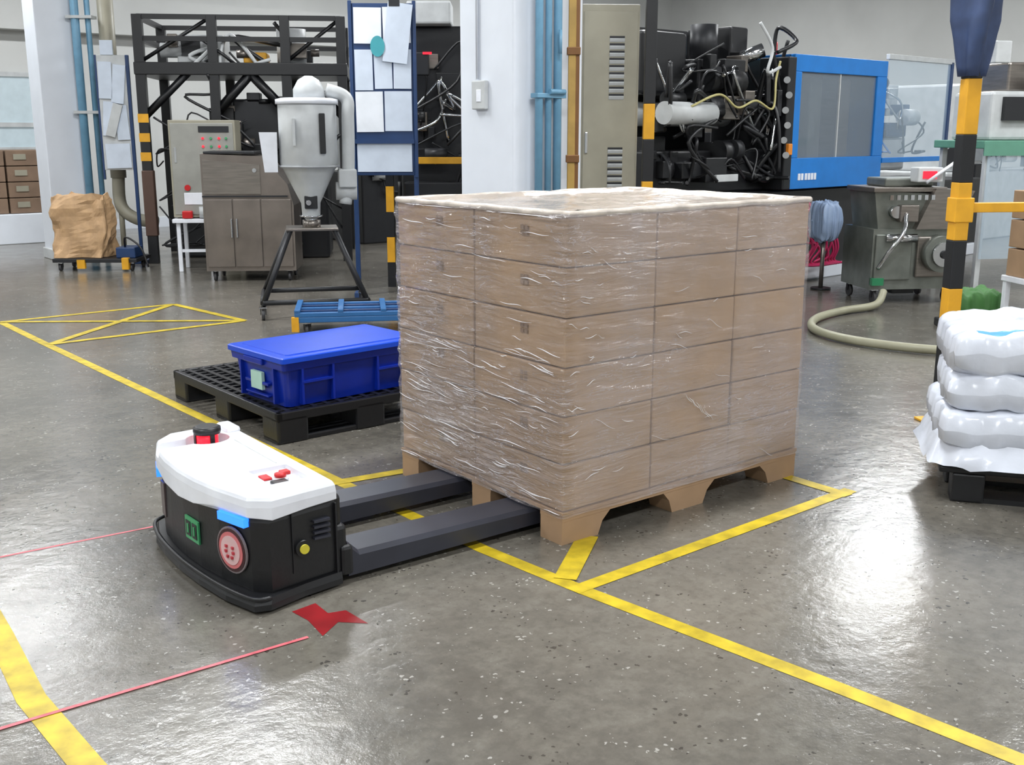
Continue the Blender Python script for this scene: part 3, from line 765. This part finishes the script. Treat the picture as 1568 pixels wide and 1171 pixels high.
# ---------------------------------------------------------------- blue injection moulding machine
b=MB()
b.box((-1.75,.15,.12),(4.2,1.2,.88),black,.02);b.box((-1.7,.1,.0),(4.1,1.25,.13),wpaint,.01)
b.box((.12,.06,.02),(.75,.16,.15),white,.01)
z0_,z1_=.89,2.08
b.box((0,0,z0_),(1.6,.05,1.17),blue,.006);b.box((0,0,1.93),(1.6,.05,z1_),blue,.006);b.box((0,0,1.17),(.12,.05,1.93),blue,.006);b.box((1.42,0,1.17),(1.6,.05,1.93),blue,.006)
b.box((.12,.02,1.17),(1.42,.03,1.93),dglass);b.box((.77,.012,1.17),(.785,.03,1.93),offw)
b.box((0,.05,z0_),(.04,.9,z1_),dark,.006);b.box((0,.05,2.04),(1.6,.9,z1_),blue,.006);b.box((.1,.7,z0_),(1.6,.75,z1_),dark)
b.box((-.12,-.02,z0_),(-.0,.3,z1_-.03),black,.01)
b.box((1.56,.05,z0_),(1.6,.9,z1_),blue,.006)
for z in (1.1,1.3,1.5,1.7): b.cyl((.05,.4,z+.05),(1.5,.4,z+.05),.035,steel,14)
b.box((.5,.15,1.15),(.7,.65,1.9),greyg,.02);b.box((1.0,.15,1.15),(1.2,.65,1.9),steel,.02)
for k,x in enumerate((.14,.19,.25,.30,.35,.40)): b.box((x,-.006,.97),(x+.035,.0,1.03),white)
for k in range(6): b.cyl((-.1,-.02+.03*(k%2),1.2+.13*k),(-.14,-.05+.03*(k%2),1.2+.13*k),.03,chrome,12)
cables(b,8,-.35,-.12,-.05,.3,1.0,2.0,[black,black,chrome],(.015,.03),seed=8)
b.box((-.10,-.05,1.2),(-.04,-.0,1.3),M('orange_switch',(215,130,40),.4),.006)
b.cyl((.1,.3,2.08),(.1,.3,2.2),.03,red,14);b.box((-.45,.6,2.12),(-.1,.66,2.22),cyang,.005)
b.box((1.62,.0,1.15),(2.9,.012,2.1),acryl);b.box((1.6,-.01,1.1),(2.9,.03,1.15),blue,.004);b.box((1.6,-.01,2.1),(3.0,.03,2.15),offw,.004);b.box((2.88,-.01,.9),(2.93,.03,2.12),bluedk)
b.box((1.75,.4,1.0),(2.8,.8,1.35),offw,.03);b.box((1.9,.35,1.35),(2.2,.6,1.6),M('pale_blue_tray',(90,140,210),.4),.02);b.box((2.3,.35,1.35),(2.7,.7,1.5),bluedk,.02)
blocks(b,14,1.7,2.8,.2,.6,1.2,2.0,[offw,steel,dark,bluedk],(.08,.25),seed=51)
cables(b,6,1.7,2.8,.1,.3,1.2,2.0,[black,blue,chrome],seed=52)
b.cyl((-1.7,.5,1.55),(-.35,.5,1.55),.10,offw,24);b.cyl((-.35,.5,1.55),(-.02,.5,1.55),.05,steel,18)
b.cyl((-1.75,.02,1.55),(-1.15,.02,1.55),.09,offw,24)
b.box((-1.75,.25,1.7),(-1.2,.9,2.2),black,.03);b.box((-1.1,.2,1.68),(-.6,.8,2.0),dark,.02);b.box((-1.75,.2,.88),(-.1,1.0,1.25),black,.02)
b.box((-.55,.3,1.6),(-.3,.8,2.3),black,.02);b.cyl((-.8,.4,2.0),(-.8,.4,2.3),.12,dark,18);b.cyl((-.5,.25,2.02),(-.35,.1,2.1),.06,chrome,16)
b.box((-1.75,.9,1.2),(-.1,.95,2.3),black)
blocks(b,34,-1.75,-.1,.0,.25,.95,2.1,[black,dark,black,dark,steel,black,black],(.06,.3),seed=11)
cables(b,30,-1.75,-.1,-.08,.2,1.0,2.3,[black,black,black,dark,chrome],(.008,.02),seed=12)
b.tube(bez([(-1.5,-.05,1.6),(-1.2,-.1,1.70),(-.95,-.1,1.6),(-.7,-.1,1.66),(-.45,-.1,1.6),(-.35,-.05,1.85),(-.3,-.05,2.0)],8),.010,ycab,8)
b.tube(bez([(-.62,-.05,2.3),(-.5,-.1,2.1),(-.55,-.1,1.9),(-.3,-.05,1.95)],8),.014,offw,8)
b.box((-1.1,-.03,.99),(-.8,.0,1.05),offw,.006)
for k in range(12):
    r=random.Random(k);b.tube(bez([(.1+.05*k,.1,.75),(.15+.05*k,-.06,.5+r.uniform(-.1,.1)),(.3+.04*k,-.1,.3+r.uniform(-.06,.1)),(.2+.05*k,-.06,.2),(.5+.03*k,-.1,.17)],6),.012,pink,6)
b.obj('injection_moulding_machine',(2.52,10.0,0),42)

# ---------------------------------------------------------------- granulator
b=MB()
b.prism([(0,.12),(.74,.12),(.78,.2),(.78,.5),(.66,.62),(.0,.62)],'y',.0,.55,greyg)
b.box((.02,-.02,.2),(.34,.0,.58),greyg,.01);b.box((.38,-.03,.22),(.72,.0,.56),steel,.015)
b.cyl((.56,-.02,.42),(.56,-.12,.42),.15,greyg,28);b.cyl((.56,-.12,.42),(.56,-.15,.42),.10,chrome,24);b.cyl((.56,-.15,.42),(.56,-.17,.42),.035,dark,16)
b.prism([(.05,.62),(.55,.62),(.62,.9),(.0,.93)],'y',.03,.5,greyg)
b.prism([(.35,.62),(.7,.62),(.84,.93),(.5,.95)],'y',-.04,.45,steel)
b.box((-.02,.0,.92),(.62,.52,.96),steel,.008);b.box((.12,.1,.96),(.55,.45,1.03),greyg,.015)
b.box((.2,-.05,.68),(.36,.03,.82),steel,.01);b.cyl((.18,-.03,.76),(.18,.03,.76),.05,chrome,18);b.cyl((.1,-.02,.55),(.35,-.06,.55),.035,chrome,14)
b.tube(bez([(.25,-.05,.75),(.2,-.12,.6),(.1,-.1,.45),(.05,-.02,.3)],6),.018,chrome,8)
b.box((.0,-.04,.16),(.1,.02,.22),M('green_tag',(40,120,80),.4))
for x in (.06,.7):
    for y in (.05,.5): b.caster(x,y,.05)
b.box((.25,.1,.07),(.45,.45,.14),dark,.005)
b.box((.34,-.02,1.0),(.56,.12,1.12),offw,.01);b.box((.38,-.026,1.03),(.5,-.018,1.09),redg)
b.tube([(.4,-.05,1.0),(.72,-.05,1.22)],.014,white,8)
for k in range(7): b.box((.1+.06*k,-.045,.86),(.13+.06*k,-.03,.9),chrome)
b.obj('granulator_machine',(2.98,8.95,0),8)
b=MB();sack(b,0,0,.62,.2,.26,.34,3.3,M('pale_bag',(150,170,200),.35,bump=.3),.3,.4);b.tube([(0,.0,.52),(0,.0,0)],.02,steel,8);b.lathe([(.09,0),(.09,.015)],dark);b.obj('waste_bag_holder',(2.83,9.85,0),0)

# ---------------------------------------------------------------- right background
b=MB()
b.box((0,0,1.26),(2.4,.8,1.33),dgreen,.008);b.box((0,-.01,1.2),(2.4,.0,1.3),dgreen)
for x in (.05,1.2,2.3):
    for y in (.04,.72): b.box((x,y,0),(x+.05,y+.05,1.26),offw,.004)
b.box((.1,.1,1.33),(.9,.7,1.75),offw,.03);b.box((.2,.05,1.5),(.5,.1,1.7),dark);b.box((1.0,.1,1.33),(2.2,.7,1.6),offw,.02);b.box((.3,.2,1.75),(.8,.6,2.0),steel,.02)
blocks(b,20,.1,2.3,.0,.2,1.4,2.2,[offw,steel,dark,offw],(.06,.22),seed=21)
cables(b,8,.1,2.2,0,.2,1.4,2.2,[black,chrome],seed=22)
b.box((.05,.0,.3),(2.3,.01,1.2),acryl)
b.obj('assembly_bench',(4.1,9.6,0),10)
b=MB()
for k in range(3): b.box((0,0,.42+k*.2),(.55,.4,.61+k*.2),cardd,.006);b.box((0,-.004,.5+k*.2),(.55,.001,.53+k*.2),ycab)
b.box((-.02,-.02,.38),(.6,.42,.42),white,.005)
for x in (0,.54):
    for y in (0,.38): b.box((x-.01,y-.01,0),(x+.03,y+.03,.38),white,.004)
b.obj('carton_table',(3.55,7.2,0),10)
b=MB();sack(b,0,0,.17,.35,.3,.24,5.5,M('green_sack',(60,108,52),.6,bump=.3),0,.4);b.box((-.2,-.17,0),(.2,.17,.06),dark,.01);b.obj('green_parts_bag',(3.35,7.8,0),0)
b=MB();b.lathe([(.10,.0),(.15,.05),(.16,.3),(.16,.34)],M('rust_drum',(130,80,54),.5),seg=28);b.lathe([(.165,.33),(.165,.35)],dark,seg=28);b.box((-.02,-.165,.28),(.02,-.15,.33),chrome);b.obj('rust_coloured_bucket',(2.75,6.15,0),0)

def hallmachine(name,loc,yaw,L,H,main,seed):
    b=MB();b.box((0,0,.0),(L,1.2,H*.45),main,.02);b.box((L*.1,.1,H*.45),(L*.5,1.1,H),offw,.03);b.box((L*.14,.05,H*.52),(L*.46,.11,H*.92),dglass);b.cyl((L*.5,.6,H*.65),(L*.9,.6,H*.65),.12,steel,18)
    b.lathe([(.06,H*.7),(.2,H*.95),(.2,H*1.15)],offw,(L*.8,.6),20)
    blocks(b,18,L*.05,L,-.08,.1,H*.3,H*.95,[offw,dark,black,steel,dark],(.08,.35),seed=seed);cables(b,8,0,L,-.1,0,H*.3,H,[black,dark],seed=seed)
    b.obj(name,loc,yaw)
hallmachine('moulding_machine',(1.5,15.5,0),YAW,3.0,1.9,dark,31)
hallmachine('moulding_machine',(-1.9,13.9,0),YAW,2.6,2.0,dark,32)
hallmachine('moulding_machine',(5.5,13.9,0),YAW,2.9,2.0,offw,33)

# ---------------------------------------------------------------- camera
cd=bpy.data.cameras.new('camera');cam=bpy.data.objects.new('camera',cd);col.objects.link(cam)
cd.sensor_width=36;cd.lens=36*1654/1568;cd.clip_start=.05;cd.clip_end=100
cam.location=(0,0,1.4);cam.rotation_euler=(math.pi/2-.2275,0,0)
sc.camera=cam
w=bpy.data.worlds.new('world');sc.world=w;w.use_nodes=True;w.node_tree.nodes['Background'].inputs[0].default_value=(.8,.85,.9,1);w.node_tree.nodes['Background'].inputs[1].default_value=.5
# square the whole place to the world axes (walls run along X and Y)
T=Matrix.Rotation(-math.radians(YAW),4,'Z')
bpy.context.view_layer.update()
for o in list(bpy.data.objects):
    if o.parent is None: o.matrix_world=T@o.matrix_world
bpy.context.view_layer.update()
